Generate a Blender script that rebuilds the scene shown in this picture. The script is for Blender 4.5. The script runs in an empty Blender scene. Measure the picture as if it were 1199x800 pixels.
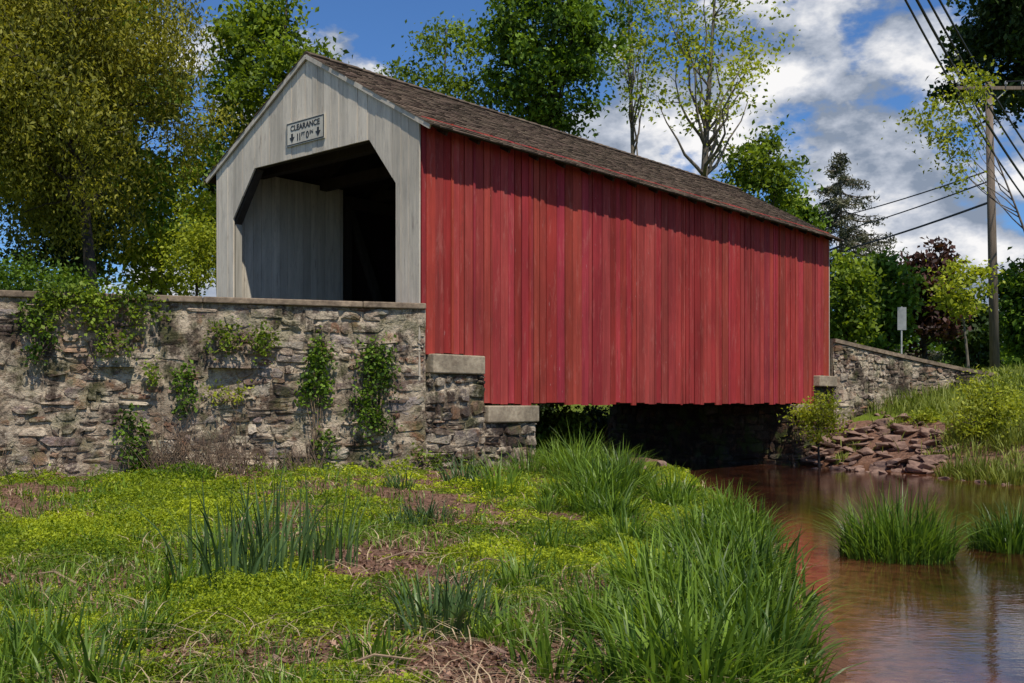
import bpy, bmesh, math, random
import numpy as np
from mathutils import Vector
C = bpy.context.scene.collection
F = 1221.0; HZ = 472.0
R = math.radians
rng = np.random.default_rng(7); random.seed(7)

# ------------------------------------------------------------ helpers
def tag(o, label=None, cat=None, group=None, kind=None):
    if label: o['label'] = label
    if cat: o['category'] = cat
    if group: o['group'] = group
    if kind: o['kind'] = kind
    return o
def empty(name, loc=(0,0,0), rz=0, **k):
    o = bpy.data.objects.new(name, None); C.objects.link(o); o.location = loc; o.rotation_euler = (0,0,rz)
    o.empty_display_size = .2
    return tag(o, **k)
def link(name, me, mat, parent=None, **k):
    o = bpy.data.objects.new(name, me); C.objects.link(o)
    if mat: me.materials.append(mat)
    if parent: o.parent = parent
    return tag(o, **k)
def np_mesh(name, V, Q, mat, parent=None, shade=None, smooth=False, **k):
    me = bpy.data.meshes.new(name)
    V = np.asarray(V, dtype=np.float32); Q = np.asarray(Q, dtype=np.int32)
    me.vertices.add(len(V)); me.vertices.foreach_set('co', V.ravel())
    me.loops.add(Q.size); me.loops.foreach_set('vertex_index', Q.ravel())
    me.polygons.add(len(Q)); me.polygons.foreach_set('loop_start', np.arange(0, Q.size, Q.shape[1], dtype=np.int32))
    if shade is not None:
        a = me.attributes.new('shade', 'FLOAT', 'POINT'); a.data.foreach_set('value', np.asarray(shade, dtype=np.float32))
    me.update(calc_edges=True)
    if smooth: me.polygons.foreach_set('use_smooth',[True]*len(Q))
    return link(name, me, mat, parent, **k)
class MB:
    def __init__(s): s.v=[]; s.f=[]; s.c=[]
    def face(s, pts, col=(1,1,1)):
        n=len(s.v); s.v += [tuple(p) for p in pts]; s.f.append(tuple(range(n,n+len(pts)))); s.c.append(col)
    def hexa(s, p, col=(1,1,1)):
        n=len(s.v); s.v += [tuple(q) for q in p]
        for f in ((3,2,1,0),(4,5,6,7),(0,1,5,4),(1,2,6,5),(2,3,7,6),(3,0,4,7)):
            s.f.append(tuple(n+i for i in f)); s.c.append(col)
    def box(s, lo, hi, col=(1,1,1)):
        x0,y0,z0=lo; x1,y1,z1=hi
        s.hexa([(x0,y0,z0),(x1,y0,z0),(x1,y1,z0),(x0,y1,z0),(x0,y0,z1),(x1,y0,z1),(x1,y1,z1),(x0,y1,z1)],col)
    def prism(s, poly, d, col=(1,1,1)):
        n=len(s.v); k=len(poly); d=Vector(d)
        s.v += [tuple(p) for p in poly] + [tuple(Vector(p)+d) for p in poly]
        s.f.append(tuple(range(n,n+k))[::-1]); s.c.append(col)
        s.f.append(tuple(range(n+k,n+2*k))); s.c.append(col)
        for i in range(k):
            j=(i+1)%k; s.f.append((n+i,n+j,n+k+j,n+k+i)); s.c.append(col)
    def beam(s, a, b, w, h, col=(1,1,1), up=(0,0,1)):
        a=Vector(a); b=Vector(b); d=(b-a).normalized(); u=Vector(up)
        if abs(d.dot(u))>.95: u=Vector((1,0,0))
        r=d.cross(u).normalized()*w/2; u=r.cross(d).normalized()*h/2
        s.hexa([a-r-u,a+r-u,b+r-u,b-r-u,a-r+u,a+r+u,b+r+u,b-r+u],col)
    def tube(s, pts, rad, n=6, col=(1,1,1), cap=True):
        pts=[Vector(p) for p in pts]; base=len(s.v); m=len(pts)
        for i,p in enumerate(pts):
            d=(pts[min(i+1,m-1)]-pts[max(i-1,0)])
            d = d.normalized() if d.length>1e-9 else Vector((0,0,1))
            u=Vector((1,0,0)) if abs(d.x)<.8 else Vector((0,1,0))
            a=d.cross(u).normalized(); b=d.cross(a)
            for k in range(n):
                t=2*math.pi*k/n; s.v.append(tuple(p+(a*math.cos(t)+b*math.sin(t))*rad[i]))
        for i in range(m-1):
            for k in range(n):
                k2=(k+1)%n; s.f.append((base+i*n+k,base+i*n+k2,base+(i+1)*n+k2,base+(i+1)*n+k)); s.c.append(col)
        if cap:
            s.f.append(tuple(base+k for k in range(n))[::-1]); s.c.append(col)
            s.f.append(tuple(base+(m-1)*n+k for k in range(n))); s.c.append(col)
    def build(s, name, mat, parent=None, smooth=False, **k):
        me=bpy.data.meshes.new(name); me.from_pydata(s.v,[],s.f)
        a=me.color_attributes.new('col','FLOAT_COLOR','CORNER')
        cs=np.array([list(c)+[1.0] for c,f in zip(s.c,s.f) for _ in f],dtype=np.float32)
        if len(cs)==len(a.data): a.data.foreach_set('color', cs.ravel())
        if smooth: me.polygons.foreach_set('use_smooth',[True]*len(me.polygons))
        me.update()
        return link(name, me, mat, parent, **k)

# ------------------------------------------------------------ materials
def newmat(name):
    m=bpy.data.materials.new(name); m.use_nodes=True; nt=m.node_tree
    b=nt.nodes['Principled BSDF']; return m,nt,b
def L(nt,a,b): nt.links.new(a,b)
def mixc(nt, fac, a, b, mode='MIX'):
    n=nt.nodes.new('ShaderNodeMix'); n.data_type='RGBA'; n.blend_type=mode; n.clamp_factor=True
    for s,v in ((n.inputs[0],fac),(n.inputs[6],a),(n.inputs[7],b)):
        if isinstance(v,(int,float)): s.default_value=v
        elif isinstance(v,(tuple,list)): s.default_value=(*v,1) if len(v)==3 else v
        else: nt.links.new(v,s)
    return n.outputs[2]
def ramp(nt, src, stops):
    n=nt.nodes.new('ShaderNodeValToRGB'); e=n.color_ramp.elements
    while len(e)<len(stops): e.new(.5)
    for i,(p,c) in enumerate(stops):
        e[i].position=p; e[i].color=(*c,1) if isinstance(c,(tuple,list)) else (c,c,c,1)
    nt.links.new(src,n.inputs[0]); return n.outputs[0]
def noise(nt, scale, stretch=(1,1,1), detail=5, rough=.6, loc=(0,0,0), coord='Object'):
    tc=nt.nodes.new('ShaderNodeTexCoord'); mp=nt.nodes.new('ShaderNodeMapping')
    mp.inputs['Scale'].default_value=stretch; mp.inputs['Location'].default_value=loc
    nt.links.new(tc.outputs[coord],mp.inputs[0])
    n=nt.nodes.new('ShaderNodeTexNoise'); n.inputs['Scale'].default_value=scale; n.inputs['Detail'].default_value=detail; n.inputs['Roughness'].default_value=rough
    nt.links.new(mp.outputs[0],n.inputs['Vector']); return n.outputs['Fac']
def bump(nt,b,h,strength=.4,dist=.02):
    n=nt.nodes.new('ShaderNodeBump'); n.inputs['Strength'].default_value=strength; n.inputs['Distance'].default_value=dist
    nt.links.new(h,n.inputs['Height']); nt.links.new(n.outputs[0],b.inputs['Normal'])
def colattr(nt,name='col'):
    n=nt.nodes.new('ShaderNodeAttribute'); n.attribute_name=name; return n

def wood_mat(name, grain=.35, scuff=None, scuff_amt=.5, thr=.6, rough=.85, big=(.72,1.1)):
    m,nt,b=newmat(name)
    base=colattr(nt).outputs['Color']
    g=noise(nt,14,(1,1,.05),6,.65)
    c=mixc(nt,1,base,ramp(nt,g,[(.25,1-grain),(.75,1+grain*.3)]),'MULTIPLY')
    g2=noise(nt,1.3,(1,1,.5),5,.6,(3,1,2))
    c=mixc(nt,1,c,ramp(nt,g2,[(.3,big[0]),(.7,big[1])]),'MULTIPLY')
    if scuff:
        s=noise(nt,5,(1.8,1.8,.35),8,.78,(9,4,1)); c=mixc(nt,ramp(nt,s,[(thr-.08,0.0),(thr+.08,scuff_amt)]),c,scuff)
        s2=noise(nt,22,(1,1,.12),5,.7,(2,7,1)); c=mixc(nt,ramp(nt,s2,[(.60,0.0),(.68,.40)]),c,(.10,.035,.03) if 'red' in name else (.2,.18,.15))
        if 'red' in name:
            s3=noise(nt,26,(1,1,.25),3,.5,(4,4,4)); s4=noise(nt,1.1,(1,1,1),3,.5,(8,1,4))
            mm=nt.nodes.new('ShaderNodeMath'); mm.operation='MULTIPLY'; L(nt,ramp(nt,s3,[(.69,0.),(.75,.6)]),mm.inputs[0]); L(nt,ramp(nt,s4,[(.5,0.),(.65,1.)]),mm.inputs[1])
            c=mixc(nt,mm.outputs[0],c,(.50,.36,.34))
    L(nt,c,b.inputs['Base Color']); b.inputs['Roughness'].default_value=rough; b.inputs['Specular IOR Level'].default_value=.15
    bump(nt,b,g,.6,.014); return m
M_red=wood_mat('red_painted_boards',.40,(.44,.16,.13),.45,.62)
M_white=wood_mat('weathered_white_boards',.25,(.30,.27,.23),.5,.58,big=(.82,1.08))
M_dark=wood_mat('old_dark_timber',.4)
def stone_mat(name, moss=.0, smear=.5):
    m,nt,b=newmat(name)
    n1=noise(nt,9,(1,1,1),8,.7); n2=noise(nt,1.7,(1,1,1.5),9,.78,(5,2,7)); n3=noise(nt,34,(1,1,1),4,.6)
    c=mixc(nt,1,colattr(nt).outputs['Color'],ramp(nt,n1,[(.25,.45),(.75,1.45)]),'MULTIPLY')
    c=mixc(nt,ramp(nt,n3,[(.45,0.),(.75,.35)]),c,(.22,.12,.06))
    n6=noise(nt,4.5,(1,1,1),6,.7,(15,2,7)); c=mixc(nt,ramp(nt,n6,[(.54,0.),(.66,.6)]),c,(.20,.10,.05))
    c=mixc(nt,ramp(nt,n2,[(.49,0.),(.55,smear)]),c,mixc(nt,n1,(.28,.21,.15),(.68,.58,.44)))
    n4=noise(nt,1.6,(1,1,.5),8,.78,(1,8,3))
    c=mixc(nt,ramp(nt,n4,[(.50,0.),(.59,.9)]),c,(.038,.026,.02))
    if moss>0:
        n5=noise(nt,3,(1,1,1),5,.6,(11,3,3)); c=mixc(nt,ramp(nt,n5,[(.5,0.),(.6,moss)]),c,(.07,.10,.02))
    L(nt,c,b.inputs['Base Color']); b.inputs['Roughness'].default_value=.92; b.inputs['Specular IOR Level'].default_value=.15
    bump(nt,b,mixc(nt,.4,n1,n3),1,.055); return m
M_stone=stone_mat('rubble_stone',.3,.9); M_stone_dark=stone_mat('shade_darkened_stone',.5,.0)
def plain(name, c1, c2, scale=8, rough=.85, bs=.5, bd=.01, stretch=(1,1,1), spec=.3, big=(.7,1.15)):
    m,nt,b=newmat(name); n=noise(nt,scale,stretch,6,.65); n2=noise(nt,scale*.17,stretch,4,.6,(4,4,4))
    c=mixc(nt,ramp(nt,n,[(.3,0.),(.7,1.)]),c1,c2); c=mixc(nt,1,c,ramp(nt,n2,[(.3,big[0]),(.7,big[1])]),'MULTIPLY')
    L(nt,c,b.inputs['Base Color']); b.inputs['Roughness'].default_value=rough; b.inputs['Specular IOR Level'].default_value=spec
    bump(nt,b,n,bs,bd); return m
M_conc=plain('weathered_concrete',(.33,.25,.175),(.12,.085,.06),9,bs=.8,bd=.02,big=(.45,1.2))
M_block=plain('concrete_block',(.42,.35,.25),(.22,.17,.12),9,big=(.55,1.2),bs=.8,bd=.02)
M_bark=plain('bark',(.09,.07,.055),(.03,.025,.02),6,stretch=(3,3,.6),bs=.9,bd=.05)
M_barkl=plain('grey_bark',(.24,.20,.15),(.10,.085,.07),6,stretch=(3,3,.6),bs=.9,bd=.04)
M_rock=plain('brown_rock',(.33,.215,.165),(.13,.075,.06),7,bs=.9,bd=.04,big=(.5,1.2))
M_pole=plain('pole_wood',(.22,.165,.125),(.10,.078,.06),5,stretch=(4,4,.4))
M_metal=plain('galvanised_metal',(.4,.4,.4),(.3,.3,.3),20,rough=.5,bs=.05)
M_black=plain('black_paint',(.02,.02,.02),(.03,.03,.03),20,rough=.5,bs=.02)
M_wire=plain('black_cable',(.02,.02,.022),(.03,.03,.03),20,rough=.6,bs=.02)
M_signw=plain('sign_white',(.66,.61,.50),(.50,.46,.38),6,rough=.6,bs=.03)
M_signg=plain('sign_grey',(.30,.31,.31),(.20,.21,.21),6,rough=.6,bs=.03)
M_road=plain('asphalt',(.06,.06,.058),(.04,.04,.04),30)
M_dead=plain('dead_stems',(.36,.26,.16),(.18,.12,.08),12)
M_brush=plain('dead_brush_stems',(.22,.15,.10),(.09,.06,.045),12)
M_shingle,nt,b=newmat('wood_shingles')
n1=noise(nt,10,(1,.4,.4),6,.7); c=mixc(nt,1,colattr(nt).outputs['Color'],ramp(nt,n1,[(.25,.65),(.75,1.25)]),'MULTIPLY')
n2=noise(nt,.8,(1,1,1),5,.6); c=mixc(nt,1,c,ramp(nt,n2,[(.3,.75),(.7,1.15)]),'MULTIPLY')
L(nt,c,b.inputs['Base Color']); b.inputs['Roughness'].default_value=.95; b.inputs['Specular IOR Level'].default_value=.1; bump(nt,b,n1,.5,.01)

def leaf_mat(name, dark, light, trans=.35, rough=.55, spec=.25):
    m,nt,b=newmat(name); a=colattr(nt,'shade')
    c=mixc(nt,a.outputs['Fac'],dark,light)
    L(nt,c,b.inputs['Base Color']); b.inputs['Roughness'].default_value=rough; b.inputs['Specular IOR Level'].default_value=spec
    t=nt.nodes.new('ShaderNodeBsdfTranslucent'); tc=mixc(nt,1,c,(1.25,1.2,.5),'MULTIPLY'); L(nt,tc,t.inputs['Color'])
    ms=nt.nodes.new('ShaderNodeMixShader'); ms.inputs[0].default_value=trans
    L(nt,b.outputs[0],ms.inputs[1]); L(nt,t.outputs[0],ms.inputs[2]); L(nt,ms.outputs[0],nt.nodes['Material Output'].inputs[0])
    return m
LM_willow=leaf_mat('golden_olive_leaves',(.07,.085,.010),(.40,.38,.045),.4)
LM_green=leaf_mat('green_leaves',(.03,.07,.008),(.18,.29,.03))
LM_mid=leaf_mat('mid_green_leaves',(.05,.09,.01),(.27,.36,.035),.4)
LM_bright=leaf_mat('bright_leaves',(.13,.18,.012),(.46,.50,.05),.45)
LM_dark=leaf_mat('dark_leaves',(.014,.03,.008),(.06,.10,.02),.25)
LM_spruce=leaf_mat('spruce_needles',(.05,.06,.04),(.18,.18,.12),.15)
LM_red=leaf_mat('burgundy_leaves',(.03,.015,.014),(.13,.055,.042),.25)
LM_grass=leaf_mat('grass_blades',(.04,.09,.012),(.24,.37,.04),.4,.42,.35)
LM_reed=leaf_mat('reed_blades',(.03,.065,.02),(.14,.22,.07),.25,.42,.35)
LM_field=leaf_mat('field_grass',(.10,.14,.02),(.34,.38,.08),.35)
LM_cover=leaf_mat('ground_cover_leaves',(.06,.125,.008),(.44,.50,.02),.35)
LM_litter=leaf_mat('leaf_litter',(.08,.035,.024),(.38,.22,.15),.1)
LM_straw=leaf_mat('dry_straw',(.16,.11,.06),(.50,.38,.24),.1)

# ------------------------------------------------------------ terrain
poly=np.array([(0.3,-6),(1.0,2),(1.7,5.4),(2.35,7.8),(2.75,10),(3.0,12.5),(2.95,16),(3.3,20),(3.3,24),(0,28.5),(-6,34),(-20,45),(-60,75),(-52,85),(-16,49),(-3,37.4),(2.6,30.4),(7.0,26.3),(8.3,24.7),(9.3,22.2),(9.9,18.9),(10.6,10),(10.6,0),(9.5,-6)],float)
A=R(48.95); ca,sa=math.cos(A),math.sin(A); P0=np.array([-1.4426,16.3])
def W(x,y,z=0): return (P0[0]+x*ca-y*sa, P0[1]+x*sa+y*ca, z)
def sdist(x,y):
    d=np.full(x.shape,1e9); ins=np.zeros(x.shape,bool); n=len(poly)
    for i in range(n):
        a=poly[i]; b=poly[(i+1)%n]; e=b-a
        t=np.clip(((x-a[0])*e[0]+(y-a[1])*e[1])/(e@e),0,1)
        d=np.minimum(d,np.hypot(x-a[0]-t*e[0],y-a[1]-t*e[1]))
        c=((a[1]>y)!=(b[1]>y))&(x<(b[0]-a[0])*(y-a[1])/((b[1]-a[1]) or 1e-9)+a[0]); ins^=c
    return np.where(ins,-d,d)
def ss(t): t=np.clip(t,0,1); return t*t*(3-2*t)
_ph=rng.uniform(0,6.28,(24,)); _an=rng.uniform(0,6.28,(24,))
def wob(x,y,f0=.5,k0=0,n=8):
    r=np.zeros_like(x,dtype=float)
    for i in range(n):
        f=f0*1.45**i; j=(i+k0)%24; r+=np.sin((x*np.cos(_an[j])+y*np.sin(_an[j]))*f+_ph[j]+1.3*np.sin(y*f*.4+i))/(1.25**i)
    return r/3.2
def H(x,y):
    x=np.asarray(x,float); y=np.asarray(y,float)
    d=sdist(x,y)+.15*wob(x,y,1.5)
    cx=np.interp(y,[-6,5,16,24,28,36,47,85],[5,6,6.3,5.8,2.5,-4.8,-18,-57])
    right=x>cx
    n=wob(x,y,.8,6)
    fl=.2*ss(d/.5)+.015*np.minimum(np.maximum(d,0),8)+.22*ss((y-11)/4)+(.05*n+.02*wob(x,y,3.1,2))*ss(d/.8)
    fr=np.minimum(np.maximum(d,0)*.46,1.05)+np.clip((d-2.3)*.26,0,1.25)+.09*n*ss(d)
    f=np.where(right,fr,fl)
    z=-1.55+np.where(d>0,f,-.4*np.minimum(-d,1))
    t=(x-P0[0])*ca+(y-P0[1])*sa
    w=-(x-P0[0])*sa+(y-P0[1])*ca
    yl=16.3+(x+1.44)*.336+.25
    s1=np.minimum(y-yl,2.3-t); s1=np.where(t>-.25,np.minimum(s1,w-.15),s1)
    k=ss(s1/.3)*(~right)
    z=z*(1-k)+np.where(w>.1,.28,.5)*k
    kb=ss((t-13.2)/.6)*ss((w-.2)/.4)*ss((7-w)/1.5)
    z=z*(1-kb)+.28*kb
    return z
def hz(x,y): return float(H(np.array([x]),np.array([y]))[0])
def covmask(x,y): return wob(x,y,1.3,3)+.6*wob(x,y,4.5,9)+.35*wob(x,y,.55,15)+.1*ss((y-12)/3)-.02
xs=np.concatenate([-np.geomspace(500,14.4,26),np.arange(-14,14.01,.15),np.geomspace(14.4,500,26)])
ys=np.concatenate([[-60,-30,-15,-8,-4,-2,0,1.5,2.5],np.arange(3.4,34.01,.15),np.geomspace(34.6,700,34)])
X,Y=np.meshgrid(xs,ys); Z=H(X,Y); nx=len(xs); ny=len(ys)
V=np.stack([X,Y,Z],-1).reshape(-1,3); I=np.arange(nx*ny).reshape(ny,nx)
Q=np.stack([I[:-1,:-1],I[:-1,1:],I[1:,1:],I[1:,:-1]],-1).reshape(-1,4)
cov=np.clip((covmask(X,Y)+.22)*2.2,0,1); cov=np.where(Y>17.5,1.0,cov)
TT=(X-P0[0])*ca+(Y-P0[1])*sa; WW=-(X-P0[0])*sa+(Y-P0[1])*ca
cov=np.where((TT>2)&(TT<14)&(WW>-.6)&(WW<12),0.0,cov); cov=np.where((X>6)&(sdist(X,Y)<2.4)&(Y>20)&(Y<32),.0,cov)
mg,nt,b=newmat('bank_soil_and_moss')
g1=noise(nt,3.5,detail=7,rough=.7); g2=noise(nt,9,detail=8,rough=.7); g3=noise(nt,40,detail=4)
soil=mixc(nt,ramp(nt,g2,[(.35,0.),(.65,1.)]),(.065,.034,.024),(.26,.145,.10))
soil=mixc(nt,ramp(nt,g3,[(.55,0.),(.7,.6)]),soil,(.32,.20,.145))
moss=mixc(nt,ramp(nt,g3,[(.3,0.),(.7,1.)]),(.05,.08,.012),(.18,.23,.02))
sh_=colattr(nt,'shade').outputs['Fac']
ad=nt.nodes.new('ShaderNodeMath'); ad.operation='MULTIPLY_ADD'; L(nt,g1,ad.inputs[0]); ad.inputs[1].default_value=1.6; ad.inputs[2].default_value=-.8
a2=nt.nodes.new('ShaderNodeMath'); a2.operation='ADD'; L(nt,ad.outputs[0],a2.inputs[0]); L(nt,sh_,a2.inputs[1])
c=mixc(nt,ramp(nt,a2.outputs[0],[(.35,0.),(.6,1.)]),soil,moss)
geo=nt.nodes.new('ShaderNodeNewGeometry'); sx=nt.nodes.new('ShaderNodeSeparateXYZ'); L(nt,geo.outputs['Position'],sx.inputs[0])
mr=nt.nodes.new('ShaderNodeMapRange'); mr.inputs[1].default_value=-1.5; mr.inputs[2].default_value=-1.38; L(nt,sx.outputs[2],mr.inputs[0])
c=mixc(nt,mr.outputs[0],mixc(nt,g2,(.05,.022,.012),(.22,.11,.065)),c)
L(nt,c,b.inputs['Base Color']); b.inputs['Roughness'].default_value=.95; b.inputs['Specular IOR Level'].default_value=.15; bump(nt,b,mixc(nt,.4,g2,g3),1,.07)
np_mesh('ground',V,Q,mg,smooth=True,shade=cov.reshape(-1),kind='structure')

# water (a grid whose 'shade' holds how shallow the creek is)
mw,nt,b=newmat('creek_water')
n1=noise(nt,.9,detail=6,rough=.65); n2=noise(nt,8,detail=4,rough=.6)
c=mixc(nt,ramp(nt,n1,[(.35,0.),(.65,1.)]),(.012,.005,.003),(.055,.018,.008)); 
c=mixc(nt,colattr(nt,'shade').outputs['Fac'],c,(.17,.065,.030)); c=mixc(nt,1,c,ramp(nt,n2,[(.3,.45),(.7,1.4)]),'MULTIPLY')
L(nt,c,b.inputs['Base Color']); b.inputs['Roughness'].default_value=.02; b.inputs['IOR'].default_value=1.38; b.inputs['Specular IOR Level'].default_value=.8
r1=noise(nt,1.8,(1,1.4,1),3,.5); r2=noise(nt,9,(1,2,1),4,.55); bump(nt,b,mixc(nt,.35,r1,r2),.05,.08)
xs2=np.concatenate([np.linspace(-70,0,30)[:-1],np.arange(0,12.1,.2)]); ys2=np.concatenate([np.arange(-8,30,.25),np.linspace(30,90,30)]); X2,Y2=np.meshgrid(xs2,ys2)
V2=np.stack([X2,Y2,np.full_like(X2,-1.55)],-1).reshape(-1,3); I=np.arange(X2.size).reshape(X2.shape)
shal=np.clip(1+sdist(X2,Y2)/1.3,0,1)**1.5
np_mesh('water',V2,np.stack([I[:-1,:-1],I[:-1,1:],I[1:,1:],I[1:,:-1]],-1).reshape(-1,4),mw,shade=shal.reshape(-1),kind='structure')

mb=MB()
def strip(p,w,z):
    for i in range(len(p)-1):
        a=Vector((*p[i],0)); b2=Vector((*p[i+1],0)); d=(b2-a).normalized(); n=Vector((-d.y,d.x,0))*w/2
        mb.face([(*(a-n).xy,z+.001*i),(*(b2-n).xy,z+.001*i),(*(b2+n).xy,z+.001*i),(*(a+n).xy,z+.001*i)])
strip([W(-.1,2.75)[:2],W(-2.2,3.4)[:2],(-9,16.8),(-20,13.2)],4.2,.512)
mb.build('road',M_road,kind='structure')

def at(px,py,Yd): return Vector(((px-600)/F*Yd,Yd,(HZ-py)/F*Yd))
def hit(px,py):
    Yv=np.arange(4,60,.05); Xv=(px-600)/F*Yv; zr=(HZ-py)/F*Yv; k=np.argmax(H(Xv,Yv)>=zr)
    return (Xv[k],Yv[k],zr[k])

# ------------------------------------------------------------ stone masonry
PAL=[(.24,.17,.125),(.33,.25,.19),(.15,.11,.09),(.29,.19,.13),(.38,.30,.23),(.17,.13,.12),(.30,.23,.18),(.24,.13,.09),(.42,.36,.29),(.10,.08,.07),(.26,.22,.20)]
MORT=(.30,.24,.18)
def stones(mb,O,U,Nn,Lg,zb,zt,ms=.3,mh=.13,pal=PAL,rough=1.0,depth=(.006,.042),mortar=True):
    O=Vector(O);U=Vector(U);Nn=Vector(Nn); out=[]
    zmax=max(zt(0),zt(Lg),zt(Lg/2)); z=zb; seed=random.uniform(0,99)
    wv=lambda u,zz: .05*math.sin(u*1.1+zz*2.3+seed)+.03*math.sin(u*2.9+zz*5+seed*2)
    while z<zmax+.08:
        h=mh*random.uniform(.5,1.55); u=-random.uniform(0,.2)
        while u<Lg:
            w=ms*random.choice([.4,.55,.75,1,1.35,1.8])*random.uniform(.85,1.15); o0=wv(u+w/2,z); r=random.random()
            if r<.22 and h>.12: m=random.uniform(.4,.6); out+= [(u,u+w,z+o0,z+o0+h*m),(u,u+w,z+o0+h*m,z+o0+h)]
            elif r<.34: out.append((u,u+w,z+o0,z+o0+h*1.5))
            else: out.append((u,u+w,z+o0,z+o0+h))
            u+=w
        z+=h
    lo=-.03
    for (u0,u1,z0,z1) in out:
        u0=max(u0,0); u1=min(u1,Lg)
        if u1-u0<.05: continue
        um=(u0+u1)/2; top=zt(um)
        if z0>top-.03: continue
        z1=min(z1,top); w=u1-u0; h=z1-z0
        if h<.035: continue
        g=random.uniform(.001,.01)
        an=random.gauss(0,.10)*rough*min(1,h/w*3)
        cu=min(w*.4,.10); cz=min(h*.45,.07); rr=random.random
        ring=[(u0+g+cu*rr(),z0+g),(u1-g-cu*rr(),z0+g),(u1-g,z0+g+cz*rr()),(u1-g,z1-g-cz*rr()),(u1-g-cu*rr(),z1-g),(u0+g+cu*rr(),z1-g),(u0+g,z1-g-cz*rr()),(u0+g,z0+g+cz*rr())]
        cm=(um,(z0+z1)/2); jj=.02*rough
        ring=[(cm[0]+(a-cm[0])*math.cos(an)-(q-cm[1])*math.sin(an)+random.uniform(-jj,jj),cm[1]+(a-cm[0])*math.sin(an)+(q-cm[1])*math.cos(an)+random.uniform(-jj,jj)) for a,q in ring]
        ring=[(min(max(a,.003),Lg-.003),min(q,top)) for a,q in ring]
        d=random.uniform(*depth); ins=random.uniform(.08,.3); tu=random.uniform(-.3,.3)*d; tz=random.uniform(-.5,.5)*d
        P=lambda a,b3,dd: O+U*a+Vector((0,0,b3))+Nn*dd
        n=len(mb.v); c=random.choice(pal); k=random.uniform(.65,1.25); c=tuple(q*k for q in c)
        for a,b3 in ring: mb.v.append(tuple(P(a,b3,lo)))
        for a,b3 in ring:
            a2=a+(cm[0]-a)*ins; b4=b3+(cm[1]-b3)*ins; mb.v.append(tuple(P(a2,b4,d+tu*(1 if a>um else -1)+tz*(1 if b3>cm[1] else -1)+random.uniform(-.008,.008))))
        mb.v.append(tuple(P(cm[0]+random.uniform(-.15,.15)*w,cm[1]+random.uniform(-.15,.15)*h,d+random.uniform(0,.015))))
        for i in range(8):
            i2=(i+1)%8; mb.f.append((n+i,n+i2,n+8+i2,n+8+i)); mb.c.append(c); mb.f.append((n+8+i,n+8+i2,n+16)); mb.c.append(c)
    if mortar:
        nu=max(2,int(Lg/.05)); us=np.linspace(0.001,Lg-.001,nu); nz=max(2,int((zmax-zb)/.05)); n0=len(mb.v); sd=random.uniform(0,50)
        UU,JJ=np.meshgrid(us,np.linspace(0,1,nz),indexing='ij'); TZ=np.array([zt(float(q)) for q in us])[:,None]; ZZ=zb+(TZ-zb)*JJ
        DD=np.maximum(.010+.040*wob(UU+sd,ZZ*1.3+sd,2.2,1,8)+rng.uniform(-.007,.007,UU.shape),-.01)
        for i in range(nu):
            for j in range(nz): mb.v.append(tuple(O+U*float(UU[i,j])+Vector((0,0,float(ZZ[i,j])))+Nn*float(DD[i,j])))
        for i in range(nu-1):
            for j in range(nz-1):
                a=n0+i*nz+j; mb.f.append((a,a+nz,a+nz+1,a+1)); k=random.uniform(.75,1.15); mb.c.append(tuple(q*k for q in MORT))
wa=Vector((-12.6,12.55,0)); wb=Vector((-1.36,16.33,0)); U=(wb-wa).normalized(); Nw=Vector((U.y,-U.x,0)); Lw=(wb-wa).length
root=empty('stone_wall',tuple(wa+Vector((0,0,-1.3))),label='long stone rubble wall with concrete coping running left from the bridge portal',cat='wall')
mb=MB(); off=Vector((0,0,1.3))
def rel(v): return Vector(v)-wa+off
th=Vector((-Nw.x,-Nw.y,0))*.40; bk=-Nw*.025
mb.prism([rel(wa)+bk+Vector((0,0,-1.5)),rel(wb)+bk+Vector((0,0,-1.5)),rel(wb)+bk+Vector((0,0,1.45)),rel(wa)+bk+Vector((0,0,1.45))],th,MORT)
stones(mb,off,U,Nw,Lw,-1.35,lambda u:1.46)
mb.build('masonry',M_stone,root)
mb=MB(); u=0
while u<Lw:
    u2=min(Lw,u+random.uniform(2.2,3.0)); e=.003
    a=off+U*(u+e)+Nw*.09+Vector((0,0,1.462)); b_=off+U*(u2-e)+Nw*.09+Vector((0,0,1.462)); tt=-Nw*.58
    top=Vector((0,0,.09+random.uniform(-.003,.004)))
    mb.hexa([a,b_,b_+tt,a+tt,a+top,b_+top,b_+tt+top,a+tt+top]); u=u2
o=mb.build('coping',M_conc,root); md=o.modifiers.new('b','BEVEL'); md.width=.015; md.segments=2

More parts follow.
